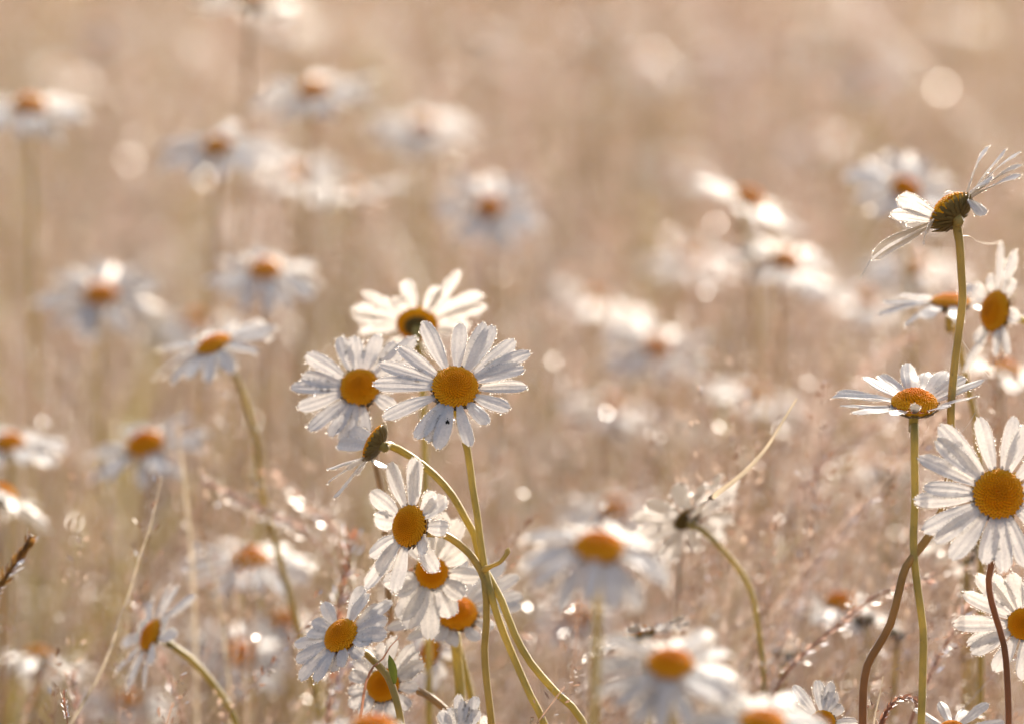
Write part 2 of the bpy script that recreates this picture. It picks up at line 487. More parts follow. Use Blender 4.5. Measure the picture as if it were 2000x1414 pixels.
def make_disc_mesh(n, base, name):
    mb = MB()
    ga = math.pi * (3 - 5 ** .5)
    pts, rad = [], []
    for i in range(n):
        r = math.sqrt((i + 0.5) / n) * 0.97
        a = i * ga
        k = 0.93 / math.sqrt(n)
        out = 1.26 if r > 0.72 else (0.92 if r < 0.35 else 1.08)
        pts.append((r * math.cos(a), r * math.sin(a), dome_pt(r) + (0.03 if r > 0.72 else 0) + random.uniform(-.02, .02)))
        rad.append(k * out)
    spheres(mb, pts, rad, base)
    # the receptacle under the florets
    rs = [0.0, .3, .5, .7, .85, .95, 1.0, 0.97]
    prof = [(1.0, 0.02), (1.0, -0.05), (0.9, -0.16), (0.0, -0.18)]
    S = 28
    ring = np.array([[(r * math.cos(2 * math.pi * j / S), r * math.sin(2 * math.pi * j / S), z) for j in range(S)] for r, z in prof])
    i = np.arange(len(prof) - 1)[:, None] * S; j = np.arange(S)[None]; k = (j + 1) % S
    mb.add(ring.reshape(-1, 3), np.stack([i + j, i + k, i + S + k, i + S + j], -1).reshape(-1, 4))
    o = mb.build(name, M_DISC)
    me = o.data
    bpy.data.objects.remove(o)
    return me
DISC_HI = [make_disc_mesh(n, ICO1, "disc") for n in (270, 330)]
DISC_LO = make_disc_mesh(110, ICO0, "disc")

def make_invol_mesh():
    mb = MB()
    S = 26
    prof = [(0.16, -0.42), (0.34, -0.38), (0.62, -0.29), (0.86, -0.18), (0.98, -0.06), (0.95, 0.0)]
    ring = np.array([[(r * math.cos(2 * math.pi * j / S), r * math.sin(2 * math.pi * j / S), z) for j in range(S)] for r, z in prof])
    i = np.arange(len(prof) - 1)[:, None] * S; j = np.arange(S)[None]; k = (j + 1) % S
    mb.add(ring.reshape(-1, 3), np.stack([i + j, i + k, i + S + k, i + S + j], -1).reshape(-1, 4))
    for row, (r0, z0, r1, z1, n, w) in enumerate(((.28, -.41, .72, -.25, 13, .085), (.52, -.34, .92, -.13, 18, .085), (.74, -.25, 1.08, .05, 26, .11))):
        for q in range(n):
            a = (q + 0.5 * row + random.uniform(-.2, .2)) / n * 2 * math.pi
            er, et = np.array([math.cos(a), math.sin(a), 0]), np.array([-math.sin(a), math.cos(a), 0])
            p0, p1 = er * r0 + np.array([0, 0, z0]), er * (r1 + random.uniform(-.03, .05)) + np.array([0, 0, z1 + random.uniform(-.03, .03)])
            nrm = np.cross(et, p1 - p0); nrm /= np.linalg.norm(nrm)
            if nrm[2] > 0: nrm = -nrm
            v = []
            for t, ww in ((0, .7), (.35, 1), (.7, .85), (.92, .5), (1.0, .12)):
                c = p0 + (p1 - p0) * t + nrm * (0.02 + 0.05 * math.sin(t * 2.2))
                v += [c - et * w * ww, c + nrm * 0.03, c + et * w * ww]
            f = []
            for s in range(4):
                b = s * 3
                f += [(b, b + 1, b + 4, b + 3), (b + 1, b + 2, b + 5, b + 4)]
            mb.add(v, f)
    o = mb.build("involucre", M_INVOL)
    me = o.data
    bpy.data.objects.remove(o)
    return me
INVOL = make_invol_mesh()

def petal_shape(L, W, elev, curl, roll, bend, fold, nt, nu, g, notch):
    """grid of a strap petal in (radial, tangential, normal) coordinates, base at the origin"""
    t = np.linspace(0, 1, nt) ** 0.9
    u = np.linspace(-1, 1, nu)
    s = np.linspace(0, 1, 40)
    ph = elev + curl * s
    cr = np.concatenate([[0], np.cumsum(np.cos(ph[:-1]))]) / 39
    cz = np.concatenate([[0], np.cumsum(np.sin(ph[:-1]))]) / 39
    wprof = lambda q: (0.34 + 0.66 * np.sin(np.clip(q / 0.62, 0, 1) * math.pi / 2)) * (1 - 0.42 * np.clip((q - 0.62) / 0.38, 0, 1) ** 2.2)
    T, U = np.meshgrid(t, u, indexing='ij')
    teeth = notch * (np.cos(U * math.pi * 2.6 + g.uniform(-.5, .5)) * 0.5 + 0.5) * np.clip(1 - np.abs(U), 0, 1)
    ln = 1 - 0.13 * np.abs(U) ** 2.6 - teeth * 0.05
    q = np.clip(T * (1 + (ln - 1) * T ** 2), 0, 1)
    hw = wprof(q) * W / 2
    ridge = W * (0.022 * np.cos(U * math.pi * 2.5) + fold * (np.abs(U) ** 1.6)) * np.clip(T * 4, 0, 1)
    ps = elev * 0 + roll * T
    lat, up = U * hw * np.cos(ps) - ridge * np.sin(ps), U * hw * np.sin(ps) + ridge * np.cos(ps)
    pq = elev + curl * q
    r = np.interp(q, s, cr) * L - up * np.sin(pq)
    z = np.interp(q, s, cz) * L + up * np.cos(pq) + 0.03 * W * np.sin(q * 9 + g.uniform(0, 6))
    y = lat + bend * L * q ** 2
    return np.stack([r, y, z], -1)

def make_petal(hc, ex, ey, n, th, r0, L, W, elev, curl, root, origin, g, nt, nu, fold=None, roll=None, bend=None, label=None, notch=1.0, z0=0.0):
    wild = g.uniform(-.35, .35)
    roll = wild if roll is None else roll
    bend = g.uniform(-.05, .05) if bend is None else bend
    fold = g.uniform(-.14, .16) if fold is None else fold
    G = petal_shape(L, W, elev, curl, roll, bend, fold, nt, nu, g, notch)
    er, et = ex * math.cos(th) + ey * math.sin(th), -ex * math.sin(th) + ey * math.cos(th)
    V = hc + n * z0 + er * (r0 + G[..., 0:1]) + et * G[..., 1:2] + n * G[..., 2:3]
    i = np.arange(nt - 1)[:, None] * nu + np.arange(nu - 1)[None]
    f = np.stack([i, i + nu, i + nu + 1, i + 1], -1).reshape(-1, 4)
    mb = MB(); mb.add(V.reshape(-1, 3), f)
    o = mb.build("petal", M_PETAL, root, origin)
    uvl = o.data.uv_layers.new(name="UVMap")
    T, U = np.meshgrid(np.linspace(0, 1, nt), np.linspace(0, 1, nu), indexing='ij')
    ph = g.uniform(0, 50)
    uvv = np.stack([U + ph, T + ph], -1).reshape(-1, 2)
    idx = f.ravel()
    uvl.data.foreach_set("uv", uvv[idx].astype(np.float32).ravel())
    if label: o["label"] = label
    return V

def edge_dew(V, g, spacing, r, keep=1.0, surf=0):
    """drop centres along the rim of a petal grid and a few on its face"""
    k = max(2, int(V.shape[0] * 0.22))
    poly = np.concatenate([V[k:, 0], V[-1, 1:-1], V[k:, -1][::-1]])
    m = V.shape[1] // 2
    inner = np.concatenate([V[k:, m], np.repeat(V[-3:-2, m], V.shape[1] - 2, 0), V[k:, m][::-1]])
    outw = poly - inner
    outw /= np.linalg.norm(outw, axis=1)[:, None] + 1e-9
    seg = np.linalg.norm(np.diff(poly, axis=0), axis=1)
    cum = np.concatenate([[0], np.cumsum(seg)])
    n = int(cum[-1] / spacing)
    d = np.sort(g.uniform(0, cum[-1], n)) * 0.4 + np.linspace(0, cum[-1], n) * 0.6
    pts = np.stack([np.interp(d, cum, poly[:, c]) for c in range(3)], -1)
    sel = g.uniform(0, 1, n) < keep
    rad = np.clip(r * g.lognormal(0, 0.3, sel.sum()), r * .5, r * 1.9)
    ow = np.stack([np.interp(d, cum, outw[:, c]) for c in range(3)], -1)[sel]
    pts = pts[sel] + ow * (rad * 1.02)[:, None]
    return pts, rad

ALL = "ox-eye daisies in the meadow"
seed_no = [100]
def daisy(label, c, nrm, stem, tips=None, n=18, R_disc=0.0064, plen=0.0165, pwid=0.0044, elev=0.05, curl=-0.12,
          q=1, dew=(0.00021, 0.0008), smat=None, srad=0.00098, ground=None, start=0.0, skip=(), surf=0, group=ALL,
          root_name="daisy", leaf=None, bract=None, stemdew=True, jit=0.16, extra=None, notch=1.0, dome=1.0, neck=0.006, inv=1.0):
    seed_no[0] += 1
    g = np.random.default_rng(seed_no[0])
    hc = P(*c)
    nn = DIR(*nrm)
    ref = CU if abs(nn @ CU) < 0.9 else CF
    ex = np.cross(ref, nn); ex /= np.linalg.norm(ex)
    ey = np.cross(nn, ex)
    # stem
    way = [P(x, y, c[2] + dd) for x, y, dd in [(s if len(s) == 3 else (*s, 0)) for s in stem]]
    last = way[-1] if way else hc - nn * 0.03
    prev = way[-2] if len(way) > 1 else hc
    if ground is None:
        d = last - prev; d = d / (np.linalg.norm(d) + 1e-9)
        gx = last[0] + np.clip(d[0], -.35, .35) * last[2] * 0.5 + g.uniform(-.01, .01)
        gy = last[1] + np.clip(d[1], -.3, .3) * last[2] * 0.5
    else:
        gx, gy = P(ground[0], ground[1], c[2] + ground[2])[:2]
    base = np.array([gx, gy, -0.03])
    mid = last * 0.55 + base * 0.45 + np.array([(last[0] - base[0]) * -.1, 0, 0])
    root = empty(root_name, base)
    tag(root, label, "daisy", group)
    top = hc - nn * R_disc * 0.33
    pts = [top, hc - nn * (R_disc * 0.33 + neck)] + way + [mid, base]
    path = catmull(pts, 0.004 if q else 0.012)
    s = np.linspace(0, 1, len(path))
    arc = np.concatenate([[0], np.cumsum(np.linalg.norm(np.diff(path, axis=0), axis=1))])
    rad = srad * (1 + 0.45 * np.exp(-arc / 0.006) + 0.25 * s)
    mb = MB(); tube(mb, path, rad, 14 if q else 7, 0.07 if q else 0)
    mb.build("stem", smat or M_STEM_G, root, base)
    # disc and involucre share their meshes
    Mx = Matrix(((ex[0], ey[0], nn[0]), (ex[1], ey[1], nn[1]), (ex[2], ey[2], nn[2]))).to_4x4()
    spin = Matrix.Rotation(g.uniform(0, 6.28), 4, 'Z')
    for nm, me, k in (("disc", DISC_HI[seed_no[0] % 2] if q else DISC_LO, dome), ("involucre", INVOL, 1.0)):
        rr = R_disc * (inv if nm == "involucre" else 1)
        o = bpy.data.objects.new(nm, me); COL.objects.link(o); o.parent = root
        sc = Matrix.Diagonal((rr, rr, rr * k, 1))
        o.matrix_local = Matrix.Translation(Vector(hc - base)) @ Mx @ spin @ sc
    r0 = R_disc * 0.86
    drops, drad = [], []
    nt, nu = (14, 11) if q else (8, 5)
    specs = []
    if tips:
        for tp in tips:
            W = pwid * g.uniform(0.88, 1.12)
            ro = None
            cu = g.normal(curl, 0.10)
            if len(tp) >= 3:
                w = P(tp[0], tp[1], c[2] + tp[2]) - hc
                lx, ly, lz = w @ ex, w @ ey, w @ nn
                if len(tp) > 3: W *= tp[3]
                if len(tp) > 4: ro = tp[4]
            else:
                ray = P(tp[0], tp[1], 1.0) - CL
                z = 0.0
                for _ in range(8):
                    den = ray @ nn
                    k = ((hc + nn * z - CL) @ nn) / den
                    w = CL + ray * k - hc
                    lx, ly = w @ ex, w @ ey
                    rho = min(math.hypot(lx, ly), r0 + plen * 1.25)
                    z = (rho - r0) * math.tan(elev)
                lz = z
            th = math.atan2(ly, lx)
            rho = math.hypot(lx, ly)
            lh = rho - r0
            eff = math.atan2(lz, max(lh, 1e-4))
            ch = min(max(math.hypot(lh, lz), plen * 0.4), plen * 1.3)
            L = ch / max(0.3, (math.sin(cu / 2) / (cu / 2)) if abs(cu) > 1e-3 else 1)
            specs.append((th, L, W, eff - cu / 2, cu, ro))
    else:
        for k in range(n):
            if k in skip: continue
            th = start + (k + g.uniform(-jit, jit)) / n * 2 * math.pi
            cu = g.normal(curl, 0.15)
            specs.append((th, plen * g.uniform(0.88, 1.08), pwid * g.uniform(0.85, 1.12), elev + g.normal(0, 0.09), cu, None))
    for th, L, W, el, cu, ro in specs:
        V = make_petal(hc, ex, ey, nn, th, r0, L, W, el, cu, root, base, g, nt, nu, roll=ro, notch=notch, z0=g.uniform(-.0006, .0006))
        if dew:
            p, r = edge_dew(V, g, dew[1], dew[0], surf=surf)
            drops.append(p); drad.append(r)
    if dew:
        if stemdew and q:
            n2 = int(arc[-1] * 0.5 / 0.0016)
            ii = g.integers(3, int(len(path) * 0.6), n2)
            a = g.normal(0, 1, (n2, 3)); a /= np.linalg.norm(a, axis=1)[:, None]
            drops.append(path[ii] + (path[ii + 1] - path[ii]) * g.uniform(0, 1, (n2, 1)) + a * (rad[ii][:, None] * 1.05 + dew[0] * .7))
            drad.append(np.full(n2, dew[0] * 0.7) * g.lognormal(0, .25, n2))
        mb = MB()
        spheres(mb, np.concatenate(drops), np.concatenate(drad), ICO1)
        tag(mb.build("dew", M_DEW if dew[0] < .0004 else M_DROP, root, base), kind="stuff")
    if leaf:
        small_leaf("leaf", [P(x, y, c[2] + dd) for x, y, dd in leaf[0]], leaf[1], M_LEAF, root, base)
    if bract:
        p = catmull([P(x, y, c[2] + dd) for x, y, dd in bract], 0.002)
        mb = MB(); tube(mb, p, np.interp(np.linspace(0, 1, len(p)), [0, .2, .75, .9, 1], [.0011, .0006, .0006, .0009, .0003]), 8, 0.05)
        mb.build("side_shoot", M_STEM_O, root, base)
    return root, base, hc, nn

def small_leaf(name, pts, w, mat, root, origin, facing=None):
    p = catmull(pts, 0.0015)
    n = len(p)
    t = np.linspace(0, 1, n)
    tg = np.gradient(p, axis=0); tg /= np.linalg.norm(tg, axis=1)[:, None]
    f = np.array([0, -1, 0.25]) if facing is None else facing
    side = np.cross(tg, f); side /= np.linalg.norm(side, axis=1)[:, None]
    nr = np.cross(side, tg)
    hw = w * np.sin(np.clip(t * 0.94 + 0.05, 0, 1) * math.pi) ** 0.7
    u = np.array([-1, -.5, 0, .5, 1])
    V = p[:, None] + side[:, None] * (u[None, :, None] * hw[:, None, None]) + nr[:, None] * (np.abs(u)[None, :, None] * hw[:, None, None] * 0.35)
    i = np.arange(n - 1)[:, None] * 5 + np.arange(4)[None]
    fa = np.stack([i, i + 5, i + 6, i + 1], -1).reshape(-1, 4)
    mb = MB(); mb.add(V.reshape(-1, 3), fa)
    return mb.build(name, mat, root, origin)

# ---- the clump in focus, centre
main = daisy("fully open daisy in sharp focus, a tiny fly on one of its lower petals", (889, 757, 1.600), (0.04, 0.50, 0.865),
      [(913, 880, .012), (923, 952, .012), (932, 1007, .012), (939, 1062, .012), (948, 1116, .012), (972, 1205, .012), (1001, 1278, .012), (1037, 1360, .01), (1063, 1414, .01)],
      tips=[(826, 627), (899, 629), (949, 627), (970, 638), (1011, 667), (1035, 684), (1024, 717), (1031, 752), (995, 803), (954, 829), (915, 875), (854, 880), (833, 862), (811, 858), (745, 815), (727, 749), (739, 710), (775, 680)],
      R_disc=0.0066, dew=(0.00020, 0.00085), elev=0.10, curl=-0.18,
      bract=[(946, 1112, .011), (962, 1104, .008), (977, 1097, .005), (989, 1082, .005), (993, 1070, .006)])
daisy("open daisy with large dew beads, overlapped by the left petals of the sharp central daisy", (703, 757, 1.640), (-0.10, 0.42, 0.90),
      [(722, 830, .02), (733, 905, .02), (744, 957, .02), (756, 1100, .02), (770, 1414, .02)],
      tips=[(598, 687), (659, 657), (692, 656), (737, 653), (771, 664), (815, 660), (587, 738), (566, 760), (580, 797), (600, 838), (648, 855), (673, 869), (712, 850), (775, 800), (800, 745), (830, 700)],
      R_disc=0.0058, dew=(0.00030, 0.0016), smat=M_STEM_T, curl=-0.1, surf=3, stemdew=False)
daisy("daisy tilted away showing its green underside, just above the sharp central daisy", (815, 634, 1.712), (0.02, 0.60, -0.72),
      [(822, 700, .0), (830, 900, .0), (838, 1414, .0)],
      tips=[(708, 568), (689, 599), (689, 622), (700, 650), (770, 580), (793, 548), (858, 560), (901, 528), (943, 576), (953, 596), (918, 636), (887, 650), (760, 690), (850, 695)],
      R_disc=0.0064, dew=(0.00034, 0.0018), elev=0.05, curl=-0.1, stemdew=False, inv=.72)
daisy("ragged daisy seen from behind, on an arched stem below the sharp central daisy", (731, 863, 1.610), (-0.84, 0.47, -0.22),
      [(760, 869, .004), (801, 891, .005), (847, 926, .006), (884, 968, .006), (911, 1016, .006), (926, 1044, .006), (937, 1090, .006), (960, 1135, .004), (980, 1173, .002), (1005, 1238, 0), (1037, 1295, 0), (1086, 1352, 0), (1139, 1410, 0)],
      tips=[(639, 916, 0), (640, 946, .004), (647, 972, .008), (672, 952, .014), (700, 925, .018, .8), (690, 905, -.002, .8), (752, 908, .0, .7), (660, 870, .022), (680, 840, .024)],
      R_disc=0.0056, dew=(0.00021, 0.0009), smat=M_STEM_G, curl=-0.05, neck=.0015, dome=.6)
daisy("daisy turned left with uneven gappy petals, just below the arched stem", (801, 1027, 1.603), (-0.62, 0.16, 0.77),
      [(832, 1041, .008), (865, 1043, .009), (893, 1060, .009), (915, 1079, .009), (928, 1096, .009), (946, 1132, .009), (950, 1213, .01), (946, 1266, .01), (950, 1327, .01), (960, 1414, .01)],
      tips=[(761, 900), (808, 891), (817, 895), (853, 963), (876, 974), (873, 1031), (834, 1078, -.012), (853, 1117, -.008), (722, 959), (728, 1013), (722, 1085), (716, 1153), (765, 1157), (740, 1120)],
      R_disc=0.0060, dew=(0.00021, 0.0008), smat=M_STEM_O, curl=-0.1, surf=6, plen=0.017, pwid=.0051)
daisy("open daisy overlapped by the left-turned daisy, orange disc partly behind one of its petals", (843, 1118, 1.630), (0.0, 0.25, 0.95),
      [(860, 1180, .012), (890, 1240, .03), (930, 1414, .03)],
      tips=[(867, 998), (899, 1015), (911, 1071), (938, 1120), (907, 1165), (883, 1205), (838, 1250), (777, 1209), (769, 1157), (747, 1135), (790, 1040), (825, 1000), (800, 1230)],
      R_disc=0.0048, dew=(0.00021, 0.0011), curl=-0.1, pwid=.0058)
daisy("upturned daisy on a thick stem, partly behind the petals of the open daisy above", (891, 1198, 1.650), (0.08, 0.62, 0.74),
      [(889, 1242, .004), (893, 1290, .004), (897, 1330, .004), (902, 1414, .004)],
      tips=[(950, 1215), (917, 1232), (881, 1256), (850, 1252), (794, 1246), (753, 1230), (1023, 1161), (1021, 1180), (1013, 1120), (990, 1095), (950, 1090), (820, 1120), (780, 1165), (900, 1085)],
      R_disc=0.0062, dew=(0.0002, 0.0012), srad=.0014, curl=-.1, dome=1.2)
daisy("daisy turned left and up, on a dark curved stem with a small green leaf", (667, 1242, 1.612), (-0.46, 0.50, 0.73),
      [(707, 1269, .008), (733, 1293, .0), (756, 1318, -.004), (771, 1356, -.006), (784, 1414, -.006)],
      tips=[(633, 1176), (613, 1207), (602, 1233), (574, 1256), (579, 1292), (582, 1327), (617, 1334), (711, 1142), (724, 1160), (738, 1178), (767, 1173), (758, 1207), (758, 1240), (726, 1258), (702, 1278), (673, 1286), (651, 1290)],
      R_disc=0.0054, dew=(0.00022, 0.0011), smat=M_STEM_O, curl=-0.1, leaf=([(771, 1335, -.006), (768, 1310, -.007), (760, 1278, -.007)], 0.0012))
daisy("small shaggy daisy behind the dark curved stem and green leaf", (749, 1338, 1.632), (-0.28, 0.28, 0.92),
      [(775, 1345, .006), (804, 1345, .005), (827, 1353, .004), (856, 1373, .004), (878, 1395, .004), (900, 1430, .004)],
      tips=[(689, 1284), (716, 1262), (742, 1253), (773, 1242), (807, 1258), (818, 1273), (829, 1293), (807, 1313), (797, 1342), (800, 1380), (687, 1318), (683, 1349), (680, 1378), (707, 1389), (764, 1396), (735, 1400)],
      R_disc=0.0050, dew=(0.00028, 0.0014), smat=M_STEM_T, curl=-.1, pwid=.0036, surf=3)
daisy("upright daisy cut by the bottom edge, only its narrow white petals in the photo", (896, 1446, 1.600), (0.02, 0.30, 0.95),
      [(900, 1520)], tips=[(858, 1388), (877, 1380), (899, 1354), (908, 1368), (930, 1358), (936, 1386), (840, 1420), (960, 1425), (970, 1460), (830, 1460), (850, 1490), (940, 1500), (896, 1520)],
      R_disc=0.0042, plen=.012, pwid=.0034, dew=(0.00021, 0.0007), surf=8)
daisy("small blurred daisy facing left with a bright orange disc, right of the shaggy daisy", (842, 1272, 1.73), (-0.78, 0.30, 0.45),
      [(875, 1285, .01), (910, 1320, .01), (930, 1414, .01)], n=13, R_disc=.0052, plen=.011, q=1, dew=None)

# ---- the clump in focus, right edge
daisy("tall daisy seen from behind and below with brown bracts, wispy petals swept up, top right", (1858, 415, 1.600), (-0.53, 0.63, -0.44),
      [(1869, 440, 0), (1874, 473, 0), (1878, 536, 0), (1880, 584, 0), (1875, 632, 0), (1866, 700, 0), (1858, 784, 0), (1857, 830, 0), (1853, 940, .003), (1838, 1000, .003), (1806, 1058, .0), (1769, 1106, -.003), (1757, 1149, -.003), (1739, 1218, -.003), (1712, 1266, -.003), (1694, 1299, -.003), (1686, 1350, -.003), (1685, 1414, -.003)],
      tips=[(1753, 385, -.004, 1.25, .2), (1740, 417, -.001, 1.2, .2), (1699, 508, -.006, 1.3, .3), (1720, 490, .002, 1.0, .3), (1770, 440, .004, 1.0, .2), (1804, 474, -.012, .8), (1934, 286, .004, 1.0, .7), (1965, 292, .008, .9, .6), (1996, 299, .005, .95, .7), (1998, 320, .001, 1.0, .9), (1995, 342, -.004, 1.0, .9), (1940, 345, -.006, .9, .8), (1899, 440, -.004, 1.0, .9), (1849, 378, .009, .7, .5)],
      R_disc=0.0067, plen=.0165, dew=(0.00021, 0.0008), smat=M_STEM_GR, srad=.00108, surf=20, curl=-.45, elev=.3, neck=.0015, dome=1.15)
daisy("daisy with an orange dome seen from the side, back petals upright and bluish in shade", (1786, 790, 1.598), (0.02, 0.91, 0.40),
      [(1786, 830), (1786, 888), (1787, 977), (1784, 1066), (1793, 1155), (1803, 1230), (1802, 1320), (1799, 1414)],
      tips=[(1622, 782, .002), (1633, 767, .006), (1664, 806, -.008), (1640, 790, -.003), (1683, 739, .010), (1720, 733, .016), (1771, 710, .018, 1.25), (1808, 724, .018, 1.1), (1852, 724, .015, 1.2), (1885, 732, .011), (1924, 741, .006, .9), (1912, 769, -.003, .8), (1852, 795, -.013, .8), (1788, 784, -.013, .6), (1740, 812, -.013, .7)],
      R_disc=0.0066, dew=(0.00021, 0.0012), srad=.00105, curl=-.12, plen=.018, dome=1.25)
daisy("daisy facing left with an upright oval orange disc, its stem running off the right edge", (1945, 608, 1.672), (-0.80, 0.16, 0.52),
      [(1975, 620, .004), (2005, 628, .004), (2040, 700, .004), (2050, 1414, .004)],
      tips=[(1953, 472), (1988, 489), (1935, 545), (1905, 560), (1881, 728), (1951, 696), (1975, 560), (1990, 620), (1975, 690), (1912, 660)],
      R_disc=.0062, dew=(.00026, .0013), curl=-.1, elev=.05, smat=M_STEM_G)
daisy("flat daisy seen edge-on with brightly beaded petals, partly behind the tall olive stem", (1856, 592, 1.690), (0.03, 0.97, 0.16),
      [(1863, 625, .01), (1878, 700, .01), (1892, 766, .01), (1906, 820, .01), (1915, 1000, .01), (1915, 1414, .01)],
      tips=[(1723, 590, .002), (1711, 617, -.004), (1804, 622, -.012), (1768, 638, -.010), (1899, 558, .008), (1935, 570, .004), (1750, 582, .008), (1800, 575, .014), (1925, 605, -.004), (1870, 632, -.014)],
      R_disc=.0060, dew=(.00034, .0016), smat=M_STEM_O, surf=6, curl=-.15, dome=.9)
daisy("large daisy facing the camera at the right edge, stem shadows striping its left petals", (1950, 965, 1.580), (0.0, 0.22, 0.97),
      [(1945, 1060, .016), (1931, 1130, .012), (1937, 1176, .010), (1961, 1260, .010), (1967, 1320, .010), (1970, 1414, .010)],
      tips=[(1835, 826), (1826, 857), (1793, 888), (1803, 950), (1783, 977), (1802, 1041), (1826, 1063), (1860, 1096), (1925, 1103), (1961, 1119), (1915, 811), (1985, 811), (2010, 822), (2060, 870), (2090, 930), (2095, 1000), (2070, 1060), (2010, 1110)],
      R_disc=.0071, dew=(0.00021, .0011), smat=M_STEM_R, surf=4, pwid=.0050, plen=.0175, curl=-.1, dome=1.1, srad=.00088)
daisy("daisy cut by the right edge below the large one, a dark stem crossing its petals", (1999, 1218, 1.605), (-0.15, 0.15, 0.97),
      [(2005, 1300, .012), (2010, 1414, .012)],
      tips=[(1904, 1122), (1940, 1119), (1976, 1117), (1880, 1155), (1860, 1218), (1886, 1254), (1895, 1274), (1944, 1314), (2020, 1115), (2060, 1130), (2100, 1170), (2120, 1218), (2110, 1270), (2070, 1310), (2000, 1330)],
      R_disc=.0046, dew=(0.00021, .0009), surf=10, curl=-.08)
daisy("half-open daisy rising from the bottom edge with fanned white petals and a small orange disc", (1607, 1410, 1.600), (0.0, 0.38, 0.92),
      [(1610, 1460), (1615, 1520)],
      tips=[(1547, 1339), (1541, 1372), (1517, 1405), (1598, 1327), (1623, 1329), (1632, 1350), (1645, 1375), (1675, 1410), (1660, 1440), (1540, 1440), (1580, 1470), (1630, 1475)],
      R_disc=.0036, plen=.0115, pwid=.0034, dew=(0.00021, .0007), surf=8)
daisy("daisy rising from the bottom edge with short blue-shaded petals", (1860, 1424, 1.600), (0.02, 0.80, 0.58),
      [(1860, 1480), (1865, 1540)],
      tips=[(1787, 1380, .004), (1839, 1366, .012, .8), (1886, 1384, .012, .7), (1931, 1371, .006, .9), (1964, 1412, -.002), (1775, 1425, -.004), (1820, 1450, -.012), (1900, 1455, -.012)],
      R_disc=.0036, plen=.0125, pwid=.0036, dew=(.00013, .0009))

# ---- a little behind the focus
daisy("daisy seen edge-on tilting down to the left on a long leaning stem, beaded with dew", (418, 675, 1.752), (-0.36, 0.86, 0.30),
      [(440, 702, .004), (465, 745, .004), (498, 850, .004), (513, 960, .004), (545, 1085, .004), (588, 1245, .004), (630, 1414, .004)],
      n=15, R_disc=.0058, plen=.0158, dew=(.0005, .0028), elev=0.02, curl=-.25, smat=M_STEM_O)
daisy("small daisy facing left on a stem curving to the bottom edge, lower left", (296, 1240, 1.69), (-0.78, 0.40, 0.34),
      [(318, 1249, .002), (370, 1285, .002), (420, 1340, .002), (460, 1410, .002)],
      n=13, R_disc=.0052, plen=.0140, dew=(.00032, .0018), elev=.05, curl=-.2, smat=M_STEM_G, pwid=.004)
daisy("daisy seen from behind with a dark underside, at the foot of the long arched blade", (1342, 1012, 1.700), (-0.42, 0.66, -0.60),
      [(1368, 1032, .004), (1420, 1082, .004), (1465, 1150, .004), (1490, 1300, .004), (1495, 1414, .004)],
      n=14, R_disc=.0042, plen=.0155, pwid=.0052, srad=.0008, dew=(.00045, .0045), elev=.1, curl=-.1, smat=M_STEM_G, neck=.002)
daisy("thin daisy seen edge-on from below, dark centre, above the big blurred orange dome", (1248, 1240, 1.680), (-0.30, 0.93, -0.12),
      [(1256, 1270, .004), (1264, 1340, .004), (1268, 1414, .004)],
      n=12, R_disc=.0048, plen=.0125, dew=(.0005, .0026), elev=-.03, curl=.05, smat=M_STEM_O)

# ---- in front of the focus
daisy("large blurred daisy with drooping petals and an orange dome, right of the clump of stems", (1170, 1072, 1.410), (0.04, 0.86, 0.46),
      [(1168, 1150, .004), (1164, 1300, .006), (1160, 1414, .006)], n=17, R_disc=.0064, plen=.0160, dew=(.0006, .0032), elev=-.05, curl=-.75, dome=1.3)
daisy("big blurred daisy with a glowing orange dome at the bottom, the nearest of all", (1309, 1300, 1.420), (0.02, 0.84, 0.50),
      [(1310, 1400, .004), (1312, 1480, .004)], n=18, R_disc=.0060, plen=.0160, dew=(.0006, .003), elev=-.05, curl=-.4, dome=1.35)
daisy("blurred orange disc of a daisy poking up at the bottom edge below the shaggy daisy", (728, 1432, 1.44), (0.0, 0.88, 0.42),
      [(728, 1500, .004)], n=16, R_disc=.0066, plen=.013, dew=(.0005, .004), elev=-.3, curl=-.5, dome=1.3)
daisy("blurred daisy cut by the bottom edge, flat tan orange disc, right of the nearest dome", (1490, 1412, 1.41), (0.05, 0.88, 0.42),
      [(1490, 1500, .004)], n=16, R_disc=.0060, plen=.0145, dew=(.0006, .0035), elev=-.1, curl=-.3)

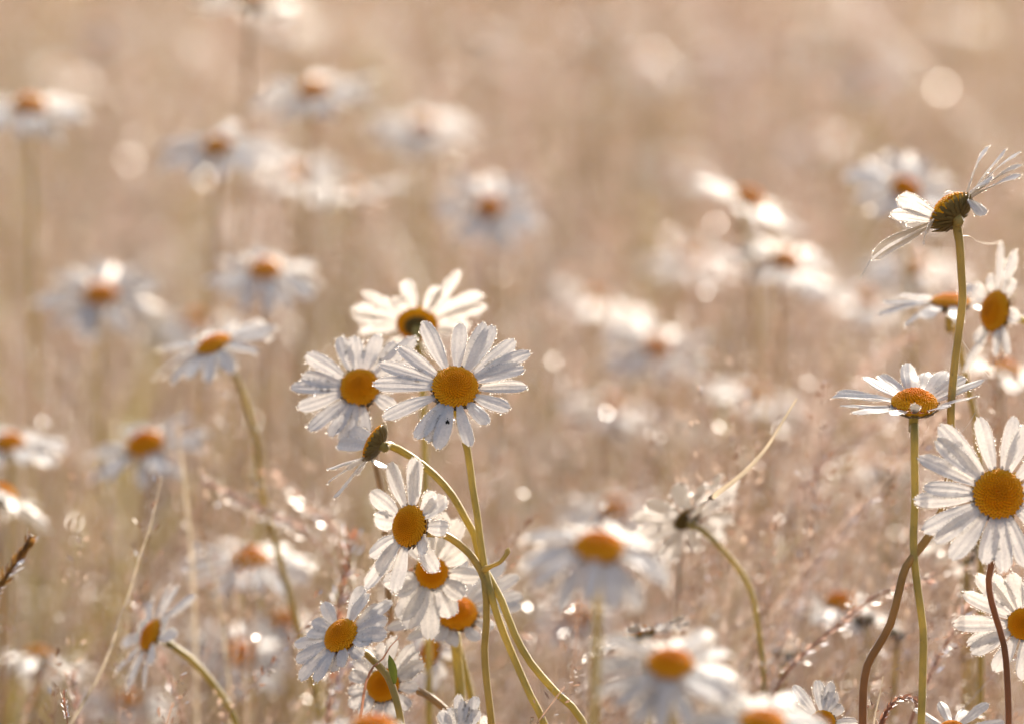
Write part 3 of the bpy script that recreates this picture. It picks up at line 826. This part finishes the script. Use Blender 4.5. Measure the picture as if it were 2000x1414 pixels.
# ---- blurred daisies behind
BG = "blurred daisies behind the focus"
back = [
 # label, px, py, depth, normal, R_disc, plen, n, stem bottom dx, (elev, curl)
 ("blurred daisy with a dark orange disc at the left edge, upper corner", 57, 212, 2.00, (.05, .93, .33), .0062, .0155, 17, 8, (-.02, -.35)),
 ("blurred daisy with a small dark orange disc, uppermost of the clear ones left of centre", 612, 180, 2.05, (-.12, .90, .36), .0058, .0165, 18, -22, (.02, -.3)),
 ("blurred daisy leaning right, one large white dew glint on its upper left petal", 424, 290, 2.00, (-.05, .86, .42), .0056, .0165, 16, -20, (0, -.3)),
 ("very soft daisy with a faint orange disc, top centre", 828, 250, 2.26, (.0, .93, .36), .0056, .0175, 18, 0, (.02, -.3)),
 ("blurred daisy with spread petals round a small orange disc, centre upper field", 955, 408, 2.08, (.08, .74, .62), .0054, .0155, 15, 5, (.05, -.2)),
 ("blurred daisy with a big round glint left of its orange disc", 517, 530, 1.93, (.04, .90, .38), .0058, .0150, 17, -2, (-.05, -.35)),
 ("blurred daisy with a lopsided orange disc and whitish petals, left field", 196, 578, 2.00, (.06, .80, .55), .0062, .0165, 17, 4, (0, -.3)),
 ("blurred daisy with a tall tilted orange disc behind a pale thin blade", 284, 872, 1.87, (-.22, .80, .42), .0066, .0150, 15, -5, (-.05, -.35)),
 ("blurred daisy low on the left with a flat orange disc, behind the leaning stem", 490, 1096, 1.86, (.05, .92, .34), .0062, .0165, 17, 10, (0, -.4)),
 ("blurred daisy sloping down to the right, pale dome, petals outstretched", 1462, 392, 2.00, (.42, .84, .28), .0058, .0160, 15, 20, (.0, -.2)),
 ("blurred daisy sloping right under the pale-domed one, dark orange disc", 1536, 512, 2.00, (.34, .82, .44), .0056, .0155, 16, -35, (.0, -.25)),
 ("blurred daisy with a small round orange disc below a large bright glint", 1282, 680, 2.05, (.15, .80, .55), .0052, .0160, 16, 5, (0, -.3)),
 ("blurred daisy with a round glint behind the tall brown-bracted daisy", 1768, 372, 1.95, (.28, .72, .60), .0054, .0155, 15, 8, (.05, -.2)),
 ("small blurred orange-centred daisy under the large drooping daisy", 1126, 1195, 1.90, (.0, .78, .55), .0062, .0105, 14, 0, (-.2, -.5)),
 ("small blurred daisy with a tilted orange disc, low left of the clump", 466, 1278, 1.90, (.30, .70, .55), .0056, .0135, 14, 10, (0, -.3)),
 ("pale blurred daisy with a yellowish glow, upper left of centre", 575, 345, 2.18, (.1, .88, .30), .0056, .0175, 16, 30, (.1, -.1)),
 ("pale blurred daisy with a faint greyish centre, right of the yellowish one", 690, 375, 2.12, (-.1, .92, .16), .0042, .0165, 16, 5, (.1, -.1)),
 ("blurred daisy with a pale tan dome just behind the edge-on leaning daisy", 386, 632, 2.18, (.0, .92, .3), .0060, .0160, 17, 0, (-.1, -.3)),
 ("soft daisy sloping left with a faint disc, beside the bright glint", 1165, 588, 2.22, (.25, .88, .2), .0054, .0170, 15, 5, (0, -.2)),
 ("pale blurred daisy with a tan disc at the tip of the long arched blade", 1472, 775, 2.08, (.2, .86, .3), .0054, .0150, 15, 0, (0, -.3)),
 ("pale tan blurred daisy low in the centre right field, left one of two close together", 1195, 795, 2.12, (.15, .85, .3), .0056, .0145, 14, 0, (-.1, -.3)),
 ("pale blurred daisy low in the centre right field, right one of two close together", 1290, 825, 2.15, (.15, .75, -.3), .0050, .0125, 14, 0, (0, -.2)),
 ("very soft daisy with a tan smudge for a disc, right of centre", 1352, 505, 2.32, (.0, .9, .35), .0056, .0165, 16, 0, (0, -.3)),
 ("blurred daisy cut by the top edge, grey underside shown", 492, 6, 2.05, (.05, .95, -.1), .0056, .0165, 16, -18, (0, -.2)),
 ("blurred whitish daisy cut by the left edge, halfway down", 18, 868, 1.87, (.0, .9, .3), .0052, .0135, 14, 0, (0, -.4)),
 ("blurred daisy at the left edge with a dark brown underside", 2, 968, 1.80, (.3, .85, -.2), .0052, .0145, 14, 0, (-.1, -.3)),
 ("pale bluish blurred daisy with a dull brown disc above the large drooping daisy", 1200, 996, 1.97, (.0, .86, .4), .0056, .0155, 16, 0, (0, -.3)),
 ("blurred daisy seen from below on a dark brown stem, lower left corner", 75, 1285, 1.86, (.15, .93, -.22), .0054, .0165, 15, -35, (-.1, -.3)),
 ("blurred daisy with a tan orange disc behind the edge-on beaded daisy", 1785, 522, 2.14, (.0, .86, .4), .0056, .0155, 16, 0, (0, -.3)),
 ("blurred daisy with yellow disc and dark underside, above the large right-edge daisy", 1962, 728, 1.86, (.2, .93, .1), .0056, .0155, 14, -12, (0, -.3)),
 ("pale blurred daisy between the arched blade and the tall stems", 1738, 925, 1.95, (.0, .80, -.3), .0050, .0140, 14, 0, (0, -.3)),
 ("bluish blurred daisy behind the crossing brown stalks, lower right", 1640, 1180, 1.82, (.1, .9, .2), .0052, .0150, 14, 10, (-.1, -.3)),
 ("soft bluish daisy far right of centre, beside the tall stem", 1690, 588, 2.2, (.1, .85, .3), .0052, .0150, 15, 0, (0, -.3)),
 ("pale blurred daisy peeping out behind the large right-edge daisy's lower petals", 1885, 1060, 1.75, (.0, .8, -.4), .0048, .0120, 12, 0, (0, -.3)),
 ("soft whitish daisy behind the orange disc of the lowest left daisy", 560, 1215, 1.95, (.1, .85, .2), .0052, .0140, 14, 0, (-.1, -.3)),
 ("pale soft daisy at the bottom left between thin grass stalks", 245, 1370, 1.95, (.0, .85, .2), .0052, .0130, 14, 0, (-.1, -.3)),
]
for i, (lab, px, py, d, nr, rd, pl, n, dx, (el, cu)) in enumerate(back):
    daisy(lab, (px, py, d), nr, [(px + dx * .4, py + 130, .003), (px + dx, py + 420, .006)], n=n, R_disc=rd, plen=pl * 1.12, elev=el, curl=cu, q=0,
          dew=(.0010, .009) if d < 2.3 else None, smat=[M_STEM_O, M_STEM_T, M_STEM_T][i % 3] if i != 27 else M_STEM_R, srad=.0009, start=random.uniform(0, 6), group=BG, pwid=.0044, jit=.25, dome=1.4)

# ---- far daisies: only pale blobs in the photo, nothing tells them apart
FAR = [(1000, 470), (1130, 445), (1150, 185), (1265, 130), (150, 415), (275, 395), (470, 430), (1050, 250), (380, 90), (200, 70), (930, 60), (1090, 60),
       (1550, 95), (1700, 150), (1420, 230), (720, 60), (640, 470), (60, 330), (1200, 320), (1400, 120), (1600, 280), (870, 330), (1880, 40), (120, 150), (760, 160),
       (1010, 120), (1180, 40), (1340, 40), (1640, 30), (1800, 90), (560, 40), (90, 40), (880, 150), (1320, 330), (1920, 200), (340, 470), (1100, 520), (760, 470)]
for i, (x, y) in enumerate(FAR):
    d = 2.75 + 1.0 * ((i * 7) % 10) / 10
    daisy("far daisy melted to a pale blur among the upper dry grass", (x, y, d), (random.uniform(-.3, .3), .85, random.uniform(-.1, .5)), [(x + random.uniform(-20, 20), y + 180, .01)],
          n=12, R_disc=.0058, plen=.0165, elev=0, curl=-.3, q=0, dew=None, pwid=.0040, smat=M_STEM_T, group="far daisies blurred in the upper field", start=random.uniform(0, 6))

# ------------------------------------------------------------------ buds
def bud(label, px, py, d, r, stem, tilt=(0, .95, .2)):
    hc = P(px, py, d); nn = DIR(*tilt)
    way = [P(x, y, d) for x, y in stem]
    base = np.array([way[-1][0], way[-1][1], -0.03])
    root = empty("daisy_bud", base); tag(root, label, "flower bud", "dark daisy buds on the right")
    path = catmull([hc - nn * r * .6] + way + [base], .006)
    mb = MB(); tube(mb, path, .0008, 8); mb.build("stem", M_STEM_O, root, base)
    ex = np.cross(CF, nn); ex /= np.linalg.norm(ex); ey = np.cross(nn, ex)
    mb = MB()
    v = ICO2[0] * np.array([1, 1, .72]) * r
    mb.add(hc + v[:, :1] * ex + v[:, 1:2] * ey + v[:, 2:] * nn, ICO2[1])
    for row, zz in enumerate((-.45, -.1, .25)):
        rr = math.sqrt(max(0, 1 - zz * zz))
        for k in range(12):
            a = (k + .5 * row) / 12 * 6.283
            er = ex * math.cos(a) + ey * math.sin(a); et = -ex * math.sin(a) + ey * math.cos(a)
            p0 = hc + er * r * rr * 1.02 + nn * r * .72 * (zz - .2); p1 = hc + er * r * rr * .93 + nn * r * .72 * (zz + .45)
            mid = (p0 + p1) / 2 + er * r * .12
            mb.add([p0, mid - et * r * .22, p1, mid + et * r * .22], [(0, 1, 2, 3)])
    mb.build("bud_head", M_BUD, root, base)
bud("dark round bud at the lower end of the slanting brown stalk", 1530, 1281, 1.76, .0030, [(1528, 1330), (1522, 1414)])
bud("dark bud half behind the slanting stalk, left of the red-brown stem", 1688, 1212, 1.78, .0034, [(1700, 1270), (1705, 1414)])
bud("greenish black bud between the red-brown stem and the yellow-green stem", 1752, 1241, 1.74, .0028, [(1750, 1290), (1745, 1414)])
bud("dark green bud just under the petals of the large right-edge daisy", 1889, 1088, 1.75, .0030, [(1893, 1150), (1900, 1414)])

# ------------------------------------------------------------------ single grasses
def drops_on(path, rad, g, spacing, r):
    arc = np.linalg.norm(np.diff(path, axis=0), axis=1).sum()
    n = max(1, int(arc / spacing))
    ii = g.integers(0, len(path) - 1, n)
    a = g.normal(0, 1, (n, 3)); a /= np.linalg.norm(a, axis=1)[:, None]
    return path[ii] + (path[ii + 1] - path[ii]) * g.uniform(0, 1, (n, 1)) + a * rad, r * g.lognormal(0, .35, n)

def base_of(p):
    return np.array([p[-1][0], p[-1][1], -0.03])

def grass_blade(label, pts, d, w, mat=None, dew=None, seed=1, rooted=True, thin=1.0):
    """a flat folded blade, tip first, running on down to the ground out of sight"""
    g = np.random.default_rng(seed)
    w3 = [P(x, y, d + dd) for x, y, dd in [(p if len(p) == 3 else (*p, 0)) for p in pts]]
    base = base_of(w3)
    root = empty("grass_plant", base); tag(root, label, "grass", "single grass blades")
    path = catmull(w3 + ([base] if rooted else []), .003)
    n = len(path); t = np.linspace(0, 1, n)
    tg = np.gradient(path, axis=0); tg /= np.linalg.norm(tg, axis=1)[:, None]
    f = np.array([0.35, -1, 0.3])
    side = np.cross(tg, f); side /= np.linalg.norm(side, axis=1)[:, None]
    nr = np.cross(side, tg)
    hw = w * np.clip(.2 + t * 7, 0, 1) * np.interp(t, [0, .22, .34, 1], [1, 1, thin, thin])
    u = np.array([-1, -.5, 0, .5, 1])
    V = path[:, None] + side[:, None] * (u[None, :, None] * hw[:, None, None]) + nr[:, None] * (np.abs(u)[None, :, None] * hw[:, None, None] * .4)
    i = np.arange(n - 1)[:, None] * 5 + np.arange(4)[None]
    mb = MB(); mb.add(V.reshape(-1, 3), np.stack([i, i + 5, i + 6, i + 1], -1).reshape(-1, 4))
    mb.build("blade", mat or M_BLADE, root, base)
    if dew:
        p, r = drops_on(path[: int(n * .8)], w * .8, g, dew[1], dew[0])
        mb = MB(); spheres(mb, p, r, ICO1); tag(mb.build("dew", M_DEW, root, base), kind="stuff")

def grass_stalk(label, pts, d, w, mat, head, dew=None, seed=1, spread=.004, size=.0018, per=110, rooted=True, hmat=None):
    """a stalk whose first `head` metres carry small seed husks"""
    g = np.random.default_rng(seed)
    w3 = [P(x, y, d + dd) for x, y, dd in [(p if len(p) == 3 else (*p, 0)) for p in pts]]
    base = base_of(w3)
    root = empty("grass_stalk", base); tag(root, label, "grass stalk", "single grass stalks with seed heads")
    path = catmull(w3 + ([base] if rooted else []), .003)
    n = len(path); t = np.linspace(0, 1, n)
    mb = MB(); tube(mb, path, w * (.45 + .55 * np.clip(t * 3, 0, 1)), 7); mb.build("stem", mat, root, base)
    arc = np.concatenate([[0], np.cumsum(np.linalg.norm(np.diff(path, axis=0), axis=1))])
    s = g.uniform(0, 1, per) * head
    c = np.stack([np.interp(s, arc, path[:, k]) for k in range(3)], -1)
    ax = np.stack([np.interp(np.clip(s - .002, 0, 1), arc, path[:, k]) for k in range(3)], -1) - np.stack([np.interp(s + .002, arc, path[:, k]) for k in range(3)], -1)
    ax /= np.linalg.norm(ax, axis=1)[:, None] + 1e-9
    rd = g.normal(0, 1, (per, 3)); rd -= ax * (rd * ax).sum(1)[:, None]; rd /= np.linalg.norm(rd, axis=1)[:, None]
    c = c + rd * (g.uniform(.1, 1, per) * spread)[:, None]
    dd = ax + rd * .55; dd /= np.linalg.norm(dd, axis=1)[:, None]
    e = np.cross(dd, rd); e /= np.linalg.norm(e, axis=1)[:, None]; h = np.cross(dd, e)
    L = (size * g.uniform(.6, 1.3, per))[:, None]
    v = np.stack([c - dd * L, c + e * L * .34, c + dd * L, c - e * L * .34], 1).reshape(-1, 3)
    f = np.arange(per * 4).reshape(-1, 4)
    mb = MB(); mb.add(v, f); mb.build("seed_head", hmat or mat, root, base)
    if dew:
        k = int(np.searchsorted(arc, head * 1.3))
        p, r = drops_on(path[: max(k, 3)], spread * .8, g, dew[1], dew[0])
        mb = MB(); spheres(mb, p, r, ICO1); tag(mb.build("dew", M_DEW, root, base), kind="stuff")

M_PINK = leafy("pinkish_seed_head", (0.52, 0.36, 0.29), (0.72, 0.50, 0.40), trans=.5, gloss=.1, var=.25, scale=150)
grass_blade("long pale blade arching down to the left, tip beside the tan blurred daisy", [(1556, 778), (1530, 820), (1498, 872), (1450, 925), (1388, 972), (1352, 1003, .05), (1330, 1050, .10), (1320, 1250, .14)], 1.628, .00135, dew=(.0002, .004), seed=2, thin=.3)
grass_blade("thin straight dewy blade slanting up the left side", [(316, 928), (298, 1010), (272, 1090), (250, 1165), (238, 1192), (216, 1265), (190, 1325), (140, 1410), (100, 1480)], 1.665, .00048, dew=(.0002, .0018), seed=3)
grass_blade("short pale blade bent in the middle above the tilted orange-disc daisy", [(359, 752), (347, 820), (349, 860), (356, 906), (380, 1200, .02)], 1.745, .00055, seed=4)
grass_blade("blurred pale blade crossing upward behind the right-hand stalks", [(1535, 1015), (1500, 1060), (1462, 1130), (1440, 1200), (1420, 1414)], 1.90, .0010, seed=5)
grass_blade("blurred pale blade bowed over to the right behind the slanting stalk", [(1650, 1040), (1590, 1032), (1545, 1060), (1500, 1130), (1460, 1250), (1440, 1414)], 1.88, .0006, dew=(.0004, .004), seed=6)
grass_blade("short curved dewy blade beside the flat orange disc, lower left", [(368, 978), (376, 1020), (392, 1060), (420, 1130), (450, 1414)], 1.74, .00055, dew=(.0004, .005), seed=7)
grass_blade("fine silvery blade standing at the bottom edge left of the bent seed head", [(1725, 1320), (1716, 1365), (1706, 1414)], 1.60, .00065, dew=(.00012, .0009), seed=8)
grass_blade("dry reddish twig-like blade crossing in front of the shaggy daisy", [(780, 1244), (762, 1262), (748, 1285), (730, 1300, .004), (715, 1330, .004), (707, 1380, .004), (700, 1430, .004)], 1.606, .0006, mat=M_RED, dew=(.00018, .002), seed=9)
grass_stalk("reddish panicle standing left of the overlapped daisies, beaded with dew", [(690, 1030), (680, 1090), (664, 1170), (650, 1260), (640, 1414)], 1.705, .0007, M_RED, .045, dew=(.00045, .0016), seed=11, spread=.0035)
grass_stalk("pinkish panicle in the lower part under the turned daisy, blurred", [(668, 1290), (655, 1330), (640, 1414)], 1.72, .0008, M_RED, .03, dew=(.00045, .0028), seed=12, spread=.004, hmat=M_PINK)
grass_stalk("glittering seed head leaning across the long stem, left of centre", [(392, 940), (440, 960), (500, 992), (560, 1015), (620, 1060), (670, 1140), (690, 1414)], 1.75, .0006, M_RED, .036, dew=(.0006, .0016), seed=13, spread=.003, hmat=M_PINK)
grass_stalk("sparser dewy seed head just right of the glittering one", [(535, 915), (575, 955), (620, 1000), (655, 1050), (680, 1150), (690, 1414)], 1.77, .0005, M_RED, .03, dew=(.0006, .0028), seed=14, spread=.004, hmat=M_PINK, per=40)
grass_stalk("dark brown grass spike jutting in from the left edge", [(62, 1045), (45, 1075), (22, 1110), (-5, 1150), (-60, 1230), (-120, 1414)], 1.65, .0013, M_DARKSPIKE, .026, dew=(.0003, .002), seed=15, spread=.0022, size=.0026, per=70)
grass_stalk("rusty seed head bent over like a hook at the bottom edge", [(1800, 1372), (1780, 1362), (1757, 1362), (1740, 1376), (1726, 1398), (1716, 1425), (1705, 1480)], 1.60, .0006, M_RED, .016, dew=(.00018, .0005), seed=16, spread=.0011, size=.0013, per=110)
grass_stalk("slanting brown stalk dotted with dew, crossing behind the red-brown stem", [(1822, 1130), (1745, 1149), (1700, 1170), (1640, 1218), (1568, 1278), (1520, 1340), (1490, 1414)], 1.675, .0007, M_RED, .052, dew=(.0004, .0022), seed=17, spread=.0028, per=60, hmat=M_PINK)
grass_stalk("brown dewy stalk slanting left of the right-edge daisy", [(1898, 1175), (1856, 1242), (1814, 1320), (1790, 1380), (1775, 1430)], 1.665, .0008, M_RED, .03, dew=(.00035, .0022), seed=18, spread=.003, per=50, hmat=M_PINK)
grass_stalk("tiny rusty seed head, sharp, in the bottom left corner", [(126, 1348), (126, 1372), (131, 1400), (133, 1440)], 1.612, .0003, M_RED, .0075, dew=(0.00021, .0006), seed=19, spread=.0009, size=.0008, per=40)
grass_stalk("blurred pink panicle leaning right, pointing at the edge-on beaded daisy", [(1790, 640), (1745, 680), (1690, 730), (1640, 800), (1600, 900), (1570, 1100), (1560, 1414)], 1.86, .0007, M_STRAW if False else M_PINK, .06, dew=(.0006, .004), seed=20, spread=.004, per=140)
grass_stalk("blurred pale panicle leaning right below the pink one", [(1750, 800), (1690, 850), (1620, 900), (1560, 980), (1500, 1100), (1470, 1414)], 1.84, .0007, M_PINK, .055, dew=(.0006, .005), seed=22, spread=.0045, per=120)
grass_stalk("blurred tan panicle rising behind the leaning pink ones, lower right", [(1690, 980), (1640, 1040), (1580, 1120), (1530, 1230), (1500, 1414)], 1.80, .0007, M_PINK, .05, dew=(.0005, .004), seed=23, spread=.0045, per=120)
grass_stalk("thin pink panicle at the bottom left, beside the sharp tiny seed head", [(140, 1310), (148, 1350), (152, 1414)], 1.69, .0005, M_PINK, .018, dew=(.0003, .002), seed=24, spread=.002, per=50)
grass_stalk("thin pinkish stalk under the small left-facing daisy", [(262, 1160), (285, 1210), (320, 1290), (345, 1360), (360, 1414)], 1.73, .0006, M_RED, .04, dew=(.0004, .003), seed=25, spread=.002, per=50, hmat=M_PINK)

# ------------------------------------------------------------------ spider silk
def silk(label, pts, d, r=.00007):
    w3 = [P(x, y, d + dd) for x, y, dd in pts]
    mb = MB(); tube(mb, catmull(w3, .001), r, 5)
    tag(mb.build("spider_silk", M_SILK, None, w3[0]), label, "spider silk", "spider silk threads")
silk("short bright thread hanging from the lowest petal of the tall brown-bracted daisy", [(1699, 508, -.006), (1691, 525, -.006), (1680, 544, -.005)], 1.600, .00012)
silk("beaded thread sagging from the tall stem to the left-facing daisy", [(1876, 462, 0), (1892, 462, .005), (1908, 472, .02), (1930, 477, .04), (1953, 474, .07)], 1.600, .00014)
silk("hair-thin thread slanting down right of the tall olive stem", [(1879, 665, 0), (1900, 695, .0), (1932, 736, 0)], 1.60)
silk("hair-thin thread slanting up from the large right-edge daisy", [(1905, 805, 0), (1890, 830, 0), (1872, 850, 0)], 1.598)

# ------------------------------------------------------------------ the fly on the central daisy
def fly():
    c = P(874, 822, 1.5925)
    root = empty("fly", c); tag(root, "tiny dark fly resting on a lower petal of the sharp central daisy", "fly")
    def part(name, off, s, base=ICO1):
        mb = MB(); mb.add(c + CR * off[0] + CU * off[1] - CF * off[2] + base[0] * np.asarray(s) * .7, base[1]); mb.build(name, M_FLY, root, c)
    part("body", (0, 0, 0), (.00028, .0003, .0007))
    part("head", (0, .0008, .0), (.0002, .0002, .0002))
    for sx in (-1, 1):
        mb = MB()
        a = c + CU * .0003
        mb.add([a, a + CR * sx * .0006 - CU * .0006, a + CR * sx * .0004 - CU * .0014, a - CU * .0009], [(0, 1, 2, 3)])
        mb.build("wing", M_FLY, root, c)
        for k in (-1, 0, 1):
            mb = MB(); tube(mb, np.array([c + CU * .0003 * k, c + CR * sx * .0006 + CU * .0005 * k, c + CR * sx * .0008 + CU * .0007 * k + CF * .0004]), .00004, 4)
            mb.build("leg", M_FLY, root, c)
fly()
